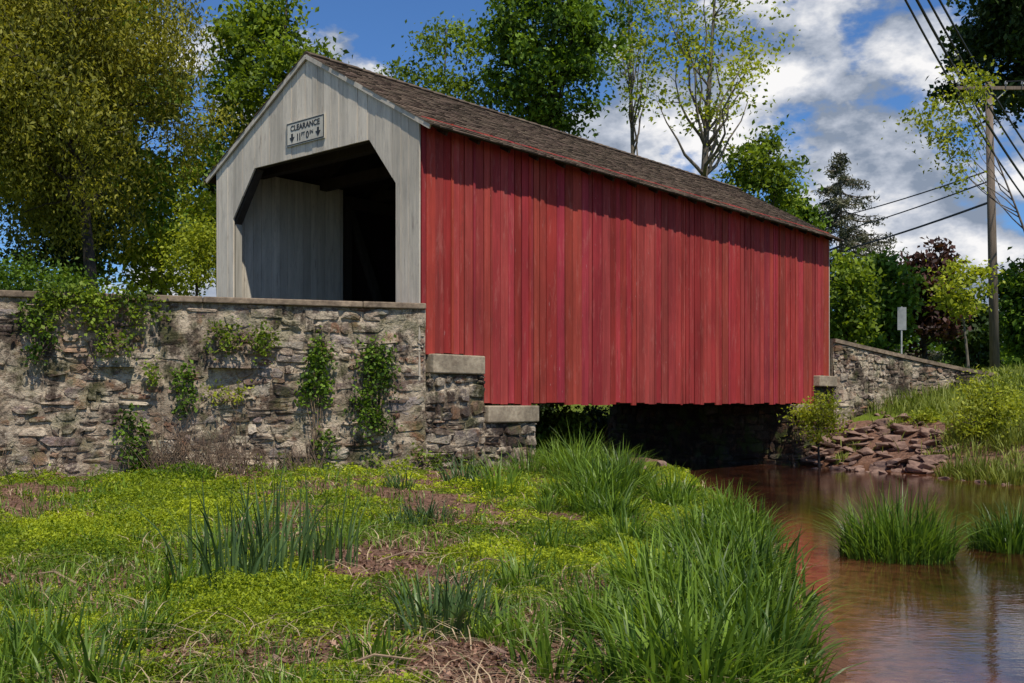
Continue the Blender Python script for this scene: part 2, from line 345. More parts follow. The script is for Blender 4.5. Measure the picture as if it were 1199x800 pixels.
# ------------------------------------------------------------ covered bridge
BL,BW=14.9,5.5
br=empty('covered_bridge',(P0[0],P0[1],0),A,label='red wooden covered bridge with weathered white portal and brown shingle roof over the creek',cat='bridge')
ZE,ZR=4.47,6.04
gt=lambda s: ZE+(ZR-ZE)*(1-abs(s-BW/2)/(BW/2))-.03
def redc():
    k=random.uniform(.78,1.16); return (.375*k,.045*k*random.uniform(.8,1.4),.042*k*random.uniform(.8,1.3))
def side(yo,sgn,name):
    mb=MB(); x=0.012
    while x<BL-.01:
        w=random.choice([.10,.14,.18,.2,.22,.25,.29])*random.uniform(.9,1.1); x2=min(x+w,BL)
        if BL-x2<.08: x2=BL
        xm=(x+x2)/2; zb=.8 if xm<1.42 else (.72 if xm>14.0 else 0.0)
        zb+=random.uniform(-.045,.015); dp=random.uniform(0,.014); g=random.uniform(.002,.012); g2=random.uniform(-.008,.008); tw=random.uniform(-.006,.006)
        c=redc(); y0=yo; y1=yo+sgn*(.024+dp); zt_=ZE+.02
        if sgn<0: mb.hexa([(x+g,y1-tw,zb),(x2-g,y1+tw,zb),(x2-g,y0,zb),(x+g,y0,zb),(x+g+g2,y1-tw,zt_),(x2-g+g2,y1+tw,zt_),(x2-g+g2,y0,zt_),(x+g+g2,y0,zt_)],c)
        else: mb.hexa([(x+g,y0,zb),(x2-g,y0,zb),(x2-g,y1,zb),(x+g,y1,zb),(x+g,y0,zt_),(x2-g,y0,zt_),(x2-g,y1,zt_),(x+g,y1,zt_)],c)
        if random.random()<.14:
            hh=random.uniform(-.015,.01); mb.box((x2-.03,yo+sgn*.046-.006,zb+hh),(x2+.022,yo+sgn*.046+.006,zt_),redc())
        x=x2
    return mb.build(name,M_red,br)
side(0,-1,'side_siding'); side(BW,1,'side_siding')
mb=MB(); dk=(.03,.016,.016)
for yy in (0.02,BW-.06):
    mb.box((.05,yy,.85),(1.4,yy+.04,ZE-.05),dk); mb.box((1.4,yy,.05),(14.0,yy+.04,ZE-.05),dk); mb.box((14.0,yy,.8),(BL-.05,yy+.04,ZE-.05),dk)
mb.build('light_blocking_backing',M_dark,br)  # dark panels added behind the siding to block light leaking through board gaps
def portal(x0,sx,name):
    mb=MB(); brk=[0,.5,1.15,2.75,4.3,4.98,5.5]; s=-.03; cuts=[s]
    while s<5.53: s+=random.choice([.14,.17,.2,.24]); cuts.append(min(s,5.53))
    allc=sorted(set([round(c,3) for c in cuts]+brk)); bc={}
    def ot(s):
        if s<=.5 or s>=4.98: return None
        if s<1.15: return 3.5+.8*(s-.5)/.65
        if s>4.3: return 4.3-.85*(s-4.3)/.68
        return 4.3
    for a,b2 in zip(allc[:-1],allc[1:]):
        key=max(c for c in cuts if c<=a+.002)
        if key not in bc: bc[key]=(random.uniform(.8,1.08),random.uniform(0,.012),random.uniform(.002,.005))
        k,dp,gp=bc[key]; isn=any(abs(a-c)<.002 for c in cuts); iend=any(abs(b2-c)<.002 for c in cuts)
        a2=a+(gp if isn else 0); b3=b2-(gp if iend else 0); m=(a+b2)/2
        c=(.70*k,.615*k,.495*k)
        if ot(m) is None: zb=(.35,.35)
        else: e=1e-4; zb=(ot(a+e),ot(b2-e))
        pts=[(x0,a2,zb[0]),(x0,b3,zb[1]),(x0,b3,gt(min(max(b2,0),5.5))),(x0,a2,gt(min(max(a,0),5.5)))]
        mb.prism(pts,(sx*(.025+dp),0,0),c)
    return mb.build(name,M_white,br,label='weathered white vertical board gable with chamfered opening' if x0<1 else None)
portal(-.01,-1,'portal'); portal(BL+.01,1,'portal')
for x0,x1 in ((.02,.16),(BL-.16,BL-.02)):
    mb=MB(); c=(.06,.05,.042); cw=(.42,.39,.33)
    for s in (.34,4.99): mb.box((x0,s,.4),(x1,s+.15,3.6),cw)
    mb.box((x0,.4,4.32),(x1,5.1,4.5),c)
    mb.beam(((x0+x1)/2,.44,3.45),((x0+x1)/2,1.1,4.33),.14,.14,c); mb.beam(((x0+x1)/2,5.05,3.4),((x0+x1)/2,4.35,4.33),.14,.14,c)
    mb.build('opening_frame',M_dark,br)
for yy,sg in ((BW-.30,-1),(.30,1)):
    mb=MB(); x=.17
    while x<2.75:
        w=random.uniform(.16,.24); x2=min(x+w,2.78); k=random.uniform(.8,1.1)
        mb.box((x+.005,yy-.012,.5),(x2-.005,yy+.012+random.uniform(0,.006),4.45),(.66*k,.60*k,.50*k)); x=x2
    mb.build('interior_lining',M_white,br)
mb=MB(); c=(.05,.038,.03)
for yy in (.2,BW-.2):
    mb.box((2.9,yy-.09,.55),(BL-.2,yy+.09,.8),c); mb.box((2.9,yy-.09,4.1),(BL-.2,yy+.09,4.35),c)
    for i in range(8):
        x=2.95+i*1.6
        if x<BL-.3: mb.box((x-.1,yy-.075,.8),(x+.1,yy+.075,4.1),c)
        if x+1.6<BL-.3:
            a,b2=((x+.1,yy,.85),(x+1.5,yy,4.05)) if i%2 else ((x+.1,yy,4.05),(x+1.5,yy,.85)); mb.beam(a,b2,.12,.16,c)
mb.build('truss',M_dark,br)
mb=MB()
for i in range(10):
    x=.7+i*1.55; mb.box((x-.09,.05,4.35),(x+.09,BW-.05,4.55),c)
    mb.beam((x,.1,4.4),(x,BW/2,5.9),.08,.14,c); mb.beam((x,BW-.1,4.4),(x,BW/2,5.9),.08,.14,c)
mb.build('roof_framing',M_dark,br)
mb=MB(); mb.box((-.05,.08,.30),(BL+.05,BW-.08,.52),(.08,.065,.05))
for s in (.4,1.9,3.4,4.9): mb.box((0,s-.15,-.02),(BL,s+.15,.295),(.05,.04,.03))
mb.build('deck',M_dark,br)
OV=.34; XO=.055; slope=Vector((0,BW/2+OV,(ZR-ZE)/(BW/2)*(BW/2+OV))); SL=slope.length
rf=MB(); zlow=ZR-slope.z
for sg in (1,-1):
    e=(-OV if sg>0 else BW+OV)
    d=Vector((0,sg*slope.y,slope.z)).normalized(); nn=Vector((0,-d.z*sg,abs(d.y)))
    a=Vector((-XO,e,zlow)); b2=Vector((BL+XO,e,zlow)); up=d*SL
    rf.hexa([a-nn*.03,b2-nn*.03,b2+up-nn*.03,a+up-nn*.03,a,b2,b2+up,a+up] ,(.05,.04,.032))
roof=rf.build('roof',M_dark,br)
sh=MB()
for sg in (1,-1):
    e=(-OV if sg>0 else BW+OV); d=Vector((0,sg*slope.y,slope.z)).normalized(); nn=Vector((0,-d.z*sg,abs(d.y)))
    rows=int(SL/.15)+1
    for r in range(rows):
        x=-XO-.03-random.random()*.03; v0=-.05+r*.15; v1=min(v0+.22,SL+.02)
        if v1-v0<.05: continue
        while x<BL+XO+.03:
            w=random.uniform(.08,.18); x2=min(x+w,BL+XO+.04); jj=random.uniform(-.016,.016); t1=.014+random.uniform(0,.014); k=random.uniform(.74,1.2)
            col=(.135*k,.098*k*random.uniform(.94,1.05),.070*k)
            B=lambda xx,vv,hh: Vector((xx,e,zlow))+d*vv+nn*hh
            p=[B(x+.002,v0+jj,.006),B(x2-.002,v0+jj,.006),B(x2-.002,v1,.002),B(x+.002,v1,.002),B(x+.002,v0+jj,.006+t1),B(x2-.002,v0+jj,.006+t1),B(x2-.002,v1,.008),B(x+.002,v1,.008)]
            if sg<0: p=[p[1],p[0],p[3],p[2],p[5],p[4],p[7],p[6]]
            sh.hexa(p,col); x=x2
x=-XO-.03
while x<BL+XO:
    w=random.uniform(.25,.4); k=random.uniform(.7,1.1); col=(.12*k,.09*k,.065*k); x2=min(x+w,BL+XO+.04)
    for sg in (1,-1):
        sh.beam((x,BW/2-sg*.07,ZR+.0),(x2+.02,BW/2-sg*.07,ZR+.015),.17,.02,col,up=(0,-sg*.5,.86))
    x=x2
sh.build('shingles',M_shingle,roof)
for x0 in (-.078,BL+.078):
    for sg in (1,-1):
        e=(-OV+.03 if sg>0 else BW+OV-.03); mb=MB(); a=Vector((x0,e,zlow-.02)); b2=Vector((x0,BW/2,ZR-.04)); mb.beam(a,b2,.03,.075,(.58,.52,.43)); mb.build('rake_board',M_white,roof)
for i in range(20):
    x=.35+i*.75
    for sg in (1,-1):
        y0,y1=(-OV+.09,-.065) if sg>0 else (BW+.065,BW+OV-.09); sl=(ZR-ZE)/(BW/2)
        zz=lambda y: zlow+sl*(y+OV if sg>0 else BW+OV-y)-.085
        mb=MB(); mb.beam((x,y0,zz(y0)),(x,y1,zz(y1)),.05,.08,(.05,.03,.025)); mb.build('rafter_tail',M_dark,roof)

def abut(loc_x, label, walls, blocks, mat, core, f=.8):
    r=empty('bridge_abutment',W(loc_x,2.7,-1.6),A,label=label,cat='abutment')
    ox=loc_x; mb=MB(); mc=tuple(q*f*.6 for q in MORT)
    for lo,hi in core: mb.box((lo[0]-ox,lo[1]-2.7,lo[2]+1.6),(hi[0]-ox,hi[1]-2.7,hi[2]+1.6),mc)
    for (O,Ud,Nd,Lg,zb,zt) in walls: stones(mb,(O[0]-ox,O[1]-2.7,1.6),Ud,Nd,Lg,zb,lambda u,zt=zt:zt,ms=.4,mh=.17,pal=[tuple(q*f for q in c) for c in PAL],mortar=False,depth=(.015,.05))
    mb.build('masonry',mat,r)
    for lo,hi in blocks:
        m2=MB(); m2.box((lo[0]-ox,lo[1]-2.7,lo[2]+1.6),(hi[0]-ox,hi[1]-2.7,hi[2]+1.6)); o=m2.build('bearing_block',M_block,r); md=o.modifiers.new('b','BEVEL'); md.width=.02; md.segments=2
abut(1.2,'near stone abutment with two stepped concrete blocks under the red siding',
  [((.06,-.07,0),(1,0,0),(0,-1,0),1.36,-1.5,.46),((1.42,-.07,0),(1,0,0),(0,-1,0),1.33,-1.5,-.34),((2.75,-.02,0),(0,1,0),(1,0,0),5.5,-1.5,-.05)],
  [((.16,-.15,.47),(1.36,.1,.775)),((1.44,-.15,-.33),(2.76,.1,-.045))],M_stone,
  [((.06,-.06,-2),(1.42,5.55,.465)),((1.42,-.058,-2),(2.75,5.55,-.335)),((1.42,.12,-.335),(2.72,5.4,-.03))],f=.7)
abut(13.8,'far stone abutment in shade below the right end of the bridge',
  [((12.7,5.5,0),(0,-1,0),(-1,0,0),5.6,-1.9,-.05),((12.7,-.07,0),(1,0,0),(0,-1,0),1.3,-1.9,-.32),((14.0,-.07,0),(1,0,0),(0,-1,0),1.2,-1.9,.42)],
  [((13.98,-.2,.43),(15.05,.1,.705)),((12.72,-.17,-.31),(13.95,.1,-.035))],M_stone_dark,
  [((12.7,-.07,-2.2),(14.0,5.55,-.315)),((12.72,.12,-.315),(14.0,5.4,-.03)),((14.0,-.068,-2.2),(15.3,5.55,.425))],f=.25)  # far stone colours darkened to stand in for shade under the bridge

pts=[W(14.98,-.12)[:2],(9.6,28.15),(11.0,28.75),(12.5,29.1),(13.6,29.2)]; zt=[1.70,1.52,1.28,1.0,.82]
r=empty('stone_wall',(pts[0][0],pts[0][1],-.5),label='lower curved stone wall with sloping coping beyond the right end of the bridge',cat='wall')
mb=MB(); cp=MB(); o0=Vector((pts[0][0],pts[0][1],-.5))
for i in range(4):
    a=Vector((*pts[i],0)); b2=Vector((*pts[i+1],0)); u=(b2-a).normalized(); n=Vector((u.y,-u.x,0)); Lg=(b2-a).length
    Z1=lambda z:Vector((0,0,z)); tb=-n*.4; bk=-n*.03
    mb.prism([a+bk+Z1(-.9)-o0,b2+bk+Z1(-.9)-o0,b2+bk+Z1(zt[i+1]-.1)-o0,a+bk+Z1(zt[i]-.1)-o0],tb,MORT)
    stones(mb,a-o0,u,n,Lg,-.6,lambda q,i=i,Lg=Lg: zt[i]+(zt[i+1]-zt[i])*q/Lg-.11,ms=.28,mh=.12,mortar=True)
    f=n*.07; e=-n*.5
    cp.hexa([a+f+Z1(zt[i]-.098)-o0,b2+f+Z1(zt[i+1]-.098)-o0,b2+f+e+Z1(zt[i+1]-.098)-o0,a+f+e+Z1(zt[i]-.098)-o0,a+f+Z1(zt[i])-o0,b2+f+Z1(zt[i+1])-o0,b2+f+e+Z1(zt[i+1])-o0,a+f+e+Z1(zt[i])-o0])
mb.build('masonry',M_stone,r); cp.build('coping',M_conc,r)

# ------------------------------------------------------------ clearance sign
SW,SH=1.06,.42
sg=empty('clearance_sign',W(-.062,2.78,4.72),A,label='white rectangular clearance sign with black lettering on the portal gable',cat='sign')
mb=MB(); mb.box((-.012,-SW/2,-SH/2),(0.008,SW/2,SH/2)); o=mb.build('board',M_signw,sg)
mb=MB(); t=.016; xx0,xx1=-.016,-.0125
for (a,b2,c0,d0) in ((-SW/2+.015,SW/2-.015,SH/2-.015-t,SH/2-.015),(-SW/2+.015,SW/2-.015,-SH/2+.015,-SH/2+.015+t),(-SW/2+.015,-SW/2+.015+t,-SH/2+.034,SH/2-.034),(SW/2-.015-t,SW/2-.015,-SH/2+.034,SH/2-.034)):
    mb.box((xx0,a,c0),(xx1,b2,d0))
mb.build('border',M_black,sg)
def text(s,size,ycent,z,name='lettering',sxf=1,bold=.003):
    cu=bpy.data.curves.new('t','FONT'); cu.body=s; cu.size=size; cu.align_x='CENTER'; cu.extrude=.002; cu.offset=bold*size/.17
    to=bpy.data.objects.new('t',cu); C.objects.link(to); bpy.context.view_layer.update()
    me=bpy.data.meshes.new_from_object(to.evaluated_get(bpy.context.evaluated_depsgraph_get())); bpy.data.objects.remove(to)
    for v in me.vertices:
        x,y,zz=v.co; v.co=(-.0145-zz, ycent-x*sxf, z+y)
    me.materials.clear(); return link(name,me,M_black,sg)
text('CLEARANCE',.138,0,.05,sxf=1.05)
text('1',.17,.205,-.135,sxf=1.0); text('1',.17,.14,-.135,sxf=1.0); text('FT',.09,.05,-.075,sxf=1.1,bold=.002); text('0',.17,-.07,-.135,sxf=.95); text('IN',.09,-.18,-.075,sxf=1.1,bold=.002)
for s in (.36,-.36):
    mb=MB(); mb.prism([(-.0125,s-.024,.005),(-.0125,s+.024,.005),(-.0125,s+.024,-.06),(-.0125,s+.07,-.06),(-.0125,s,-.15),(-.0125,s-.07,-.06),(-.0125,s-.024,-.06)],(-.004,0,0)); mb.build('arrow',M_black,sg)

# ------------------------------------------------------------ leaves and trees
def leaves(Cn, size, up=.4, asp=.55, vert=None):
    n=len(Cn); s=(size*rng.uniform(.6,1.35,n))[:,None]
    a=rng.normal(size=(n,3)); a/=np.linalg.norm(a,axis=1)[:,None]
    if vert is not None: a=a*(1-vert); a[:,2]-=vert; a/=np.linalg.norm(a,axis=1)[:,None]
    nn=rng.normal(size=(n,3)); nn[:,2]=np.abs(nn[:,2])+up
    b=np.cross(nn,a); b/=np.linalg.norm(b,axis=1)[:,None]+1e-9
    fold=np.cross(a,b)*s*.25
    V=np.stack([Cn-a*s,Cn+b*s*asp+fold,Cn+a*s,Cn-b*s*asp+fold],1).reshape(-1,3)
    return V, np.arange(4*n).reshape(n,4)
def tree(name,label,px,py_top,py_bot,half,Yd,mat,ncl=120,lpc=110,ls=.10,tr=.2,clr=.75,limbs=8,droop=0,bark=None,group=None,cat='tree',seed=0,depth=None,hollow=.45,lean=0,up=.4,trunk_px=None,minf=.28):
    global rng; rng=np.random.default_rng(seed+100); rnd=random.Random(seed)
    k=Yd/F; cx=(px-600)*k; zt=(HZ-py_top)*k; zb=(HZ-py_bot)*k; rx=half*k; rz=(zt-zb)/2; cz=(zt+zb)/2; ry=depth or rx
    bx=(trunk_px-600)*k if trunk_px is not None else cx+lean; by=Yd
    bz=hz(bx,by)-.1; root=empty(name,(bx,by,bz),label=label,cat=cat,group=group); O=np.array([bx,by,bz])
    cc=[]; ph=rng.uniform(0,6.28,6)
    while len(cc)<ncl:
        d=rng.normal(size=3); d/=np.linalg.norm(d); r=hollow+(1-hollow)*rng.random()**.6
        az=math.atan2(d[1],d[0]); f=.78+.16*math.sin(3*az+ph[0])+.14*math.sin(5*az+4*d[2]+ph[1])+.10*math.sin(7*d[2]+ph[2])
        cc.append(np.array([cx+d[0]*rx*r*f,by+d[1]*ry*r*f,cz+d[2]*rz*r*(.85+.15*math.sin(4*az+ph[3]))]))
    cc=np.array(cc)
    mb=MB(); tp=[]; topz=cz+rz*.7; n=9
    for i in range(n):
        t=i/(n-1); z=bz+(topz-bz)*t; x=bx+(cx-bx)*t**1.5; w=tr*1.3*t
        tp.append(np.array([x+w*math.sin(3*t+ph[4])*1.2,by+w*math.sin(4*t+ph[5]),z]))
    tr_r=[tr*(1.25 if i==0 else 1)*(1-.9*i/(n-1)) for i in range(n)]
    mb.tube([q-O for q in tp],tr_r,8)
    nodes=[(p,r*.6) for p,r in zip(tp,tr_r) if p[2]>cz-rz*.9] or [(tp[-1],tr*.3)]
    idx=list(range(ncl)); rnd.shuffle(idx)
    for j in idx[:limbs]:
        tg=cc[j]; frac=min(max((tg[2]-bz)/(topz-bz)*.72,minf),.85); q=frac*(n-1); i0=int(q); st=tp[i0]+(tp[min(i0+1,n-1)]-tp[i0])*(q-i0); r0=tr*(1-.9*frac)*.62
        path=[]
        for m in range(6):
            t=m/5; p=st+(tg-st)*t; p=p+np.array([rng.normal()*.12*rx*.25,rng.normal()*.1*rx*.2,-.10*np.linalg.norm(tg-st)*math.sin(math.pi*t)*(1 if not droop else -1.6)])*(1 if 0<m<5 else 0); path.append(p)
        rr=[r0*(1-.85*m/5) for m in range(6)]; mb.tube([q2-O for q2 in path],rr,6)
        nodes+= [(p,r*.6) for p,r in zip(path[1:],rr[1:])]
    NP=np.array([q[0] for q in nodes])
    for j in idx[limbs:]:
        tg=cc[j]; dd=np.linalg.norm(NP-tg,axis=1)+np.maximum(0,NP[:,2]-tg[2])*.7; i=int(np.argmin(dd)); st,r0=nodes[i]; r0=min(r0,.05+.02*rx)
        md=(st+tg)/2+np.array([0,0,.06*dd[i]]); mb.tube([st-O,md-O,tg-O],[r0,r0*.6,r0*.25],4,cap=False)
    mb.build('trunk',bark or M_bark,root,smooth=True)
    cnt=np.maximum(8,(lpc*rng.uniform(.5,1.5,ncl)).astype(int)); ci=np.repeat(np.arange(ncl),cnt); n=len(ci)
    sc=rng.uniform(.6,1.25,ncl)*clr
    off=rng.normal(size=(n,3))*np.array([.5,.5,.32])*sc[ci][:,None]
    if droop: off[:,2]-=rng.random(n)**1.2*droop*rng.uniform(.4,1.2,ncl)[ci]
    sh=np.clip(rng.uniform(.1,.85,ncl)[ci]+rng.normal(size=n)*.16,0,1)
    V,Q=leaves(cc[ci]+off-O,ls,up=up,vert=.5 if droop else None,asp=.38 if droop else .6)
    np_mesh('crown',V,Q,mat,root,shade=np.repeat(sh,4))
    return root
tree('willow_tree','large golden olive tree with drooping foliage at the upper left above the stone wall',50,-170,280,222,26,LM_willow,ncl=360,lpc=290,ls=.066,tr=.20,clr=.8,limbs=18,droop=1.5,seed=1,hollow=.2,up=.2,trunk_px=112)
tree('leafy_tree','green broadleaf tree just left of the bridge gable',325,-45,225,85,34,LM_mid,ncl=90,lpc=130,ls=.10,tr=.22,seed=2)
tree('leafy_tree','sunlit bright green tree low behind the drooping golden tree',185,185,365,110,36,LM_bright,ncl=90,lpc=90,ls=.10,tr=.14,seed=3,hollow=.1)
tree('leafy_tree','tall green tree behind the drooping golden tree filling the upper left',95,-110,330,170,33,LM_green,ncl=170,lpc=130,ls=.12,tr=.22,seed=4,hollow=.2)
tree('leafy_tree','dark leaved slender tree directly behind the trunk of the drooping golden tree',75,190,355,90,29,LM_dark,ncl=60,lpc=90,ls=.08,tr=.10,seed=34,hollow=.2)
tree('leafy_tree','tree low behind the left side of the white portal',262,140,330,55,44,LM_green,ncl=60,lpc=110,ls=.13,tr=.25,seed=5,hollow=.2)
tree('leafy_tree','dense green tree rising above the middle of the near roof',640,-90,190,98,36,LM_green,ncl=120,lpc=140,ls=.10,tr=.24,seed=6,hollow=.35)
tree('leafy_tree','sparser green tree left of the dense tree above the roof',525,10,190,66,38,LM_mid,ncl=50,lpc=70,ls=.09,tr=.16,seed=7)
tree('thin_tree','slender thinly leaved tree with bare grey trunk above the roof',742,-60,160,50,42,LM_mid,ncl=50,lpc=30,ls=.09,tr=.17,seed=8,bark=M_barkl,limbs=14,clr=.8,minf=.5)
tree('thin_tree','tall open forked tree with yellow green leaves above the far roof',826,-80,185,120,38,LM_bright,ncl=90,lpc=44,ls=.085,tr=.24,seed=19,bark=M_barkl,limbs=18,clr=.8,hollow=.25,minf=.5)
tree('leafy_tree','small round green tree behind the far end of the roof',893,140,300,50,46,LM_mid,ncl=60,lpc=100,ls=.12,tr=.18,seed=10)
tree('leafy_tree','light green tree right of the far end of the bridge',992,282,425,32,42,LM_mid,ncl=50,lpc=100,ls=.12,tr=.15,seed=11,hollow=.2)
tree('leafy_tree','dark bushy tree below the spruce',1035,290,440,42,50,LM_green,ncl=70,lpc=100,ls=.15,tr=.2,seed=12,hollow=.2)
tree('burgundy_tree','burgundy leaved tree left of the utility pole',1085,283,425,48,52,LM_red,ncl=90,lpc=110,ls=.15,tr=.2,seed=13,hollow=.2)
tree('sapling','bright yellow green young tree in front of the burgundy tree',1122,298,378,42,34,LM_bright,ncl=32,lpc=50,ls=.085,tr=.06,clr=.45,seed=14,bark=M_barkl,trunk_px=1135)
tree('leafy_tree','green tree at the right edge behind the utility pole',1205,285,440,42,44,LM_green,ncl=70,lpc=110,ls=.13,tr=.2,seed=15,hollow=.2)
tree('leafy_tree','dark tree crown overhanging the top right corner',1212,-150,190,122,41,LM_dark,ncl=230,lpc=150,ls=.13,tr=.3,seed=16,hollow=.0,trunk_px=1300,clr=.9)
tree('sapling','light leaved branches reaching in from the right over the creek bank',1118,50,225,60,21,LM_bright,ncl=44,lpc=36,ls=.046,tr=.045,clr=.38,seed=17,bark=M_barkl,trunk_px=1262,limbs=7,depth=.8,hollow=.2,minf=.5)
tree('leafy_tree','dark tree between the burgundy tree and the utility pole',1140,345,445,50,56,LM_dark,ncl=60,lpc=110,ls=.17,tr=.2,seed=18,hollow=.2)
tree('leafy_tree','tree behind the roof end left of the spruce',935,205,330,32,56,LM_green,ncl=45,lpc=100,ls=.15,tr=.2,seed=20,hollow=.2)
tree('shrub','bright yellow green shrub in the sun beside the white portal',232,250,352,36,23,LM_bright,ncl=46,lpc=70,ls=.045,tr=.06,clr=.5,seed=21,cat='shrub',hollow=.1)
tree('shrub','low green undergrowth behind the coping at the far left',40,310,352,80,24,LM_green,ncl=44,lpc=80,ls=.05,tr=.05,clr=.5,seed=22,cat='shrub')
tree('shrub','light leafy shrub growing at the foot of the far bridge corner',960,450,525,27,25.2,LM_bright,ncl=30,lpc=60,ls=.042,tr=.04,clr=.34,seed=24,cat='shrub',hollow=.2)
tree('shrub','yellow green willow shrub on the right bank below the utility pole',1165,428,540,58,23.5,LM_bright,ncl=70,lpc=50,ls=.042,tr=.05,clr=.42,seed=25,cat='shrub',hollow=.2)
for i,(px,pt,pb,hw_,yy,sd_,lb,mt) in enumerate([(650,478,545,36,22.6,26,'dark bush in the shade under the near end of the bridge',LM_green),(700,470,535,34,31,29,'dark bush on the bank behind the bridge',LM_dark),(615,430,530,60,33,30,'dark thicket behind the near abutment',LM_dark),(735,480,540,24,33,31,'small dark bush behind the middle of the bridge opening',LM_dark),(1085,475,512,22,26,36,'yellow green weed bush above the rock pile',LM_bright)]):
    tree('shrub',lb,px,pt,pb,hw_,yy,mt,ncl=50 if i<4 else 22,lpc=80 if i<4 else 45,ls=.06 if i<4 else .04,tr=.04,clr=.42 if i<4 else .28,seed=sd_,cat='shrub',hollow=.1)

def spruce(px,pyt,Yd,hw,seed,label):
    k=Yd/F; x=(px-600)*k; z1=(HZ-pyt)*k; zb=hz(x,Yd); rn=random.Random(seed); r=np.random.default_rng(seed)
    root=empty('spruce_tree',(x,Yd,zb),label=label,cat='tree'); Hh=z1-zb; mb=MB(); mb.tube([(0,0,0),(0,0,Hh*.5),(0,0,Hh)],[.24,.14,.02],7); P=[];S=[]
    for i in range(170):
        t=.12+.87*(i/170); zz=Hh*t; ln=hw*k*2.2*(1-t)**.8*rn.uniform(.55,1.15)+.15; a=rn.uniform(0,6.28); dr=-.18*ln
        tip=np.array([math.cos(a)*ln,math.sin(a)*ln,zz+dr]); mb.tube([(0,0,zz),tuple(np.array([0,0,zz])*.5+tip*.5+np.array([0,0,-.07*ln])),tuple(tip)],[.045,.035,.01],4)
        n=int(42*ln)+12; u=.15+.85*r.random(n)**.8; p=np.array([0,0,zz])*(1-u[:,None])+tip*u[:,None]+r.normal(size=(n,3))*np.array([.15,.15,.08]); p[:,2]-=r.random(n)*.25+.07*ln*np.sin(np.pi*u)
        P.append(p); S.append(np.full(n,rn.random()))
    mb.build('trunk',M_barkl,root); P=np.concatenate(P); S=np.concatenate(S); V,Q=leaves(P,.13,asp=.3); np_mesh('crown',V,Q,LM_spruce,root,shade=np.repeat(S,4))
spruce(985,175,62,60,3,'pointed grey green spruce beyond the far end of the bridge')

rng=np.random.default_rng(5)
n=50000; ang=rng.uniform(-.85,.75,n); rad=rng.uniform(75,105,n); x=np.sin(ang)*rad; y=np.cos(ang)*rad
top=6.5+2.2*np.sin(ang*23)+1.6*np.sin(ang*51+1)+1.0*np.sin(ang*97+2); z=.3+top*rng.random(n)**.8*(1-((rad-90)/22)**2*.5)
sh=np.clip(.5+.3*np.sin(ang*60)+rng.normal(size=n)*.2,0,1)
V,Q=leaves(np.stack([x,y,z],1),.42); np_mesh('distant_woods',V,Q,LM_green,shade=np.repeat(sh,4),kind='stuff',label='distant green woods along the horizon behind everything',cat='woods')

# ------------------------------------------------------------ utility pole, wires, road sign
Yp=38; b0=at(1166,430,Yp); pz=hz(b0.x,Yp)
root=empty('utility_pole',(b0.x,Yp,pz),label='tall wooden utility pole with crossarm and insulators at the right',cat='utility pole')
t0=at(1158,97,Yp)-Vector((b0.x,Yp,pz)); mb=MB(); mb.tube([(0,0,-.3),tuple(t0*.5),tuple(t0)],[.175,.15,.125],12); mb.build('post',M_pole,root,smooth=True)
mb=MB(); ac=t0+Vector((0,-.17,-.25)); mb.beam(ac+Vector((-1.25,0,0)),ac+Vector((1.25,0,0)),.1,.12); mb.build('crossarm',M_pole,root)
ins=[]
for dx in (-1.15,-.55,.55,1.15):
    m2=MB(); q=ac+Vector((dx,0,.06)); m2.tube([q,q+Vector((0,0,.06)),q+Vector((0,0,.08)),q+Vector((0,0,.16)),q+Vector((0,0,.2))],[.02,.02,.06,.045,.02],8); m2.build('insulator',M_metal,root); ins.append(q+Vector((b0.x,Yp,pz))+Vector((0,0,.18)))
for dx in (-.6,.6):
    mb=MB(); mb.beam(ac+Vector((dx,0,-.05)),t0+Vector((0,-.14,-.85)),.03,.03); mb.build('brace',M_metal,root)
def wire(a,b2,sag,r,label,group=None,n=22):
    a=Vector(a);b2=Vector(b2); m=MB(); pts=[a+(b2-a)*(i/n)-Vector((0,0,sag*4*(i/n)*(1-i/n))) for i in range(n+1)]
    m.tube([p-a for p in pts],[r]*(n+1),5); o=m.build('power_line',M_wire,None,label=label,cat='cable',group=group); o.location=a
for i in range(4):
    wire(at(1262+i*12,300-i*6,46),at(1024+i*13,-70,24),.9,.03+.008*(i==1),'heavy overhead wire sweeping from the top edge down past the utility pole','overhead wires sweeping past the pole')
for i,q in enumerate(ins[2:]):
    wire(q,at(1330+i*20,60,30),.2,.02,'thin wire leaving the crossarm to the right','wires leaving the crossarm to the right')
pq=lambda f: Vector((b0.x,Yp,pz))+t0*f
wire(pq(.71),at(880,268,100),.6,.03,'highest of the three wires running left from the pole behind the spruce')
wire(pq(.675),at(880,288,100),.6,.03,'middle of the three wires running left from the pole behind the spruce')
wire(pq(.605),at(880,310,100),.6,.045,'thickest and lowest of the three wires running left from the pole')
s=at(1056,415,33); z0=hz(s.x,33); root=empty('road_sign',(s.x,33,z0),label='small grey rectangular sign on a thin post beyond the far stone wall',cat='sign')
zt_=at(0,360,33).z-z0; mb=MB(); mb.beam((0,0,-.2),(0,0,zt_+.02),.06,.04); mb.build('post',M_metal,root); mb=MB(); mb.prism([(-.14,-.03,zt_-.72),(.14,-.03,zt_-.72),(.14,-.03,zt_),(-.14,-.03,zt_)],(0,-.012,0)); mb.build('panel',M_signg,root)

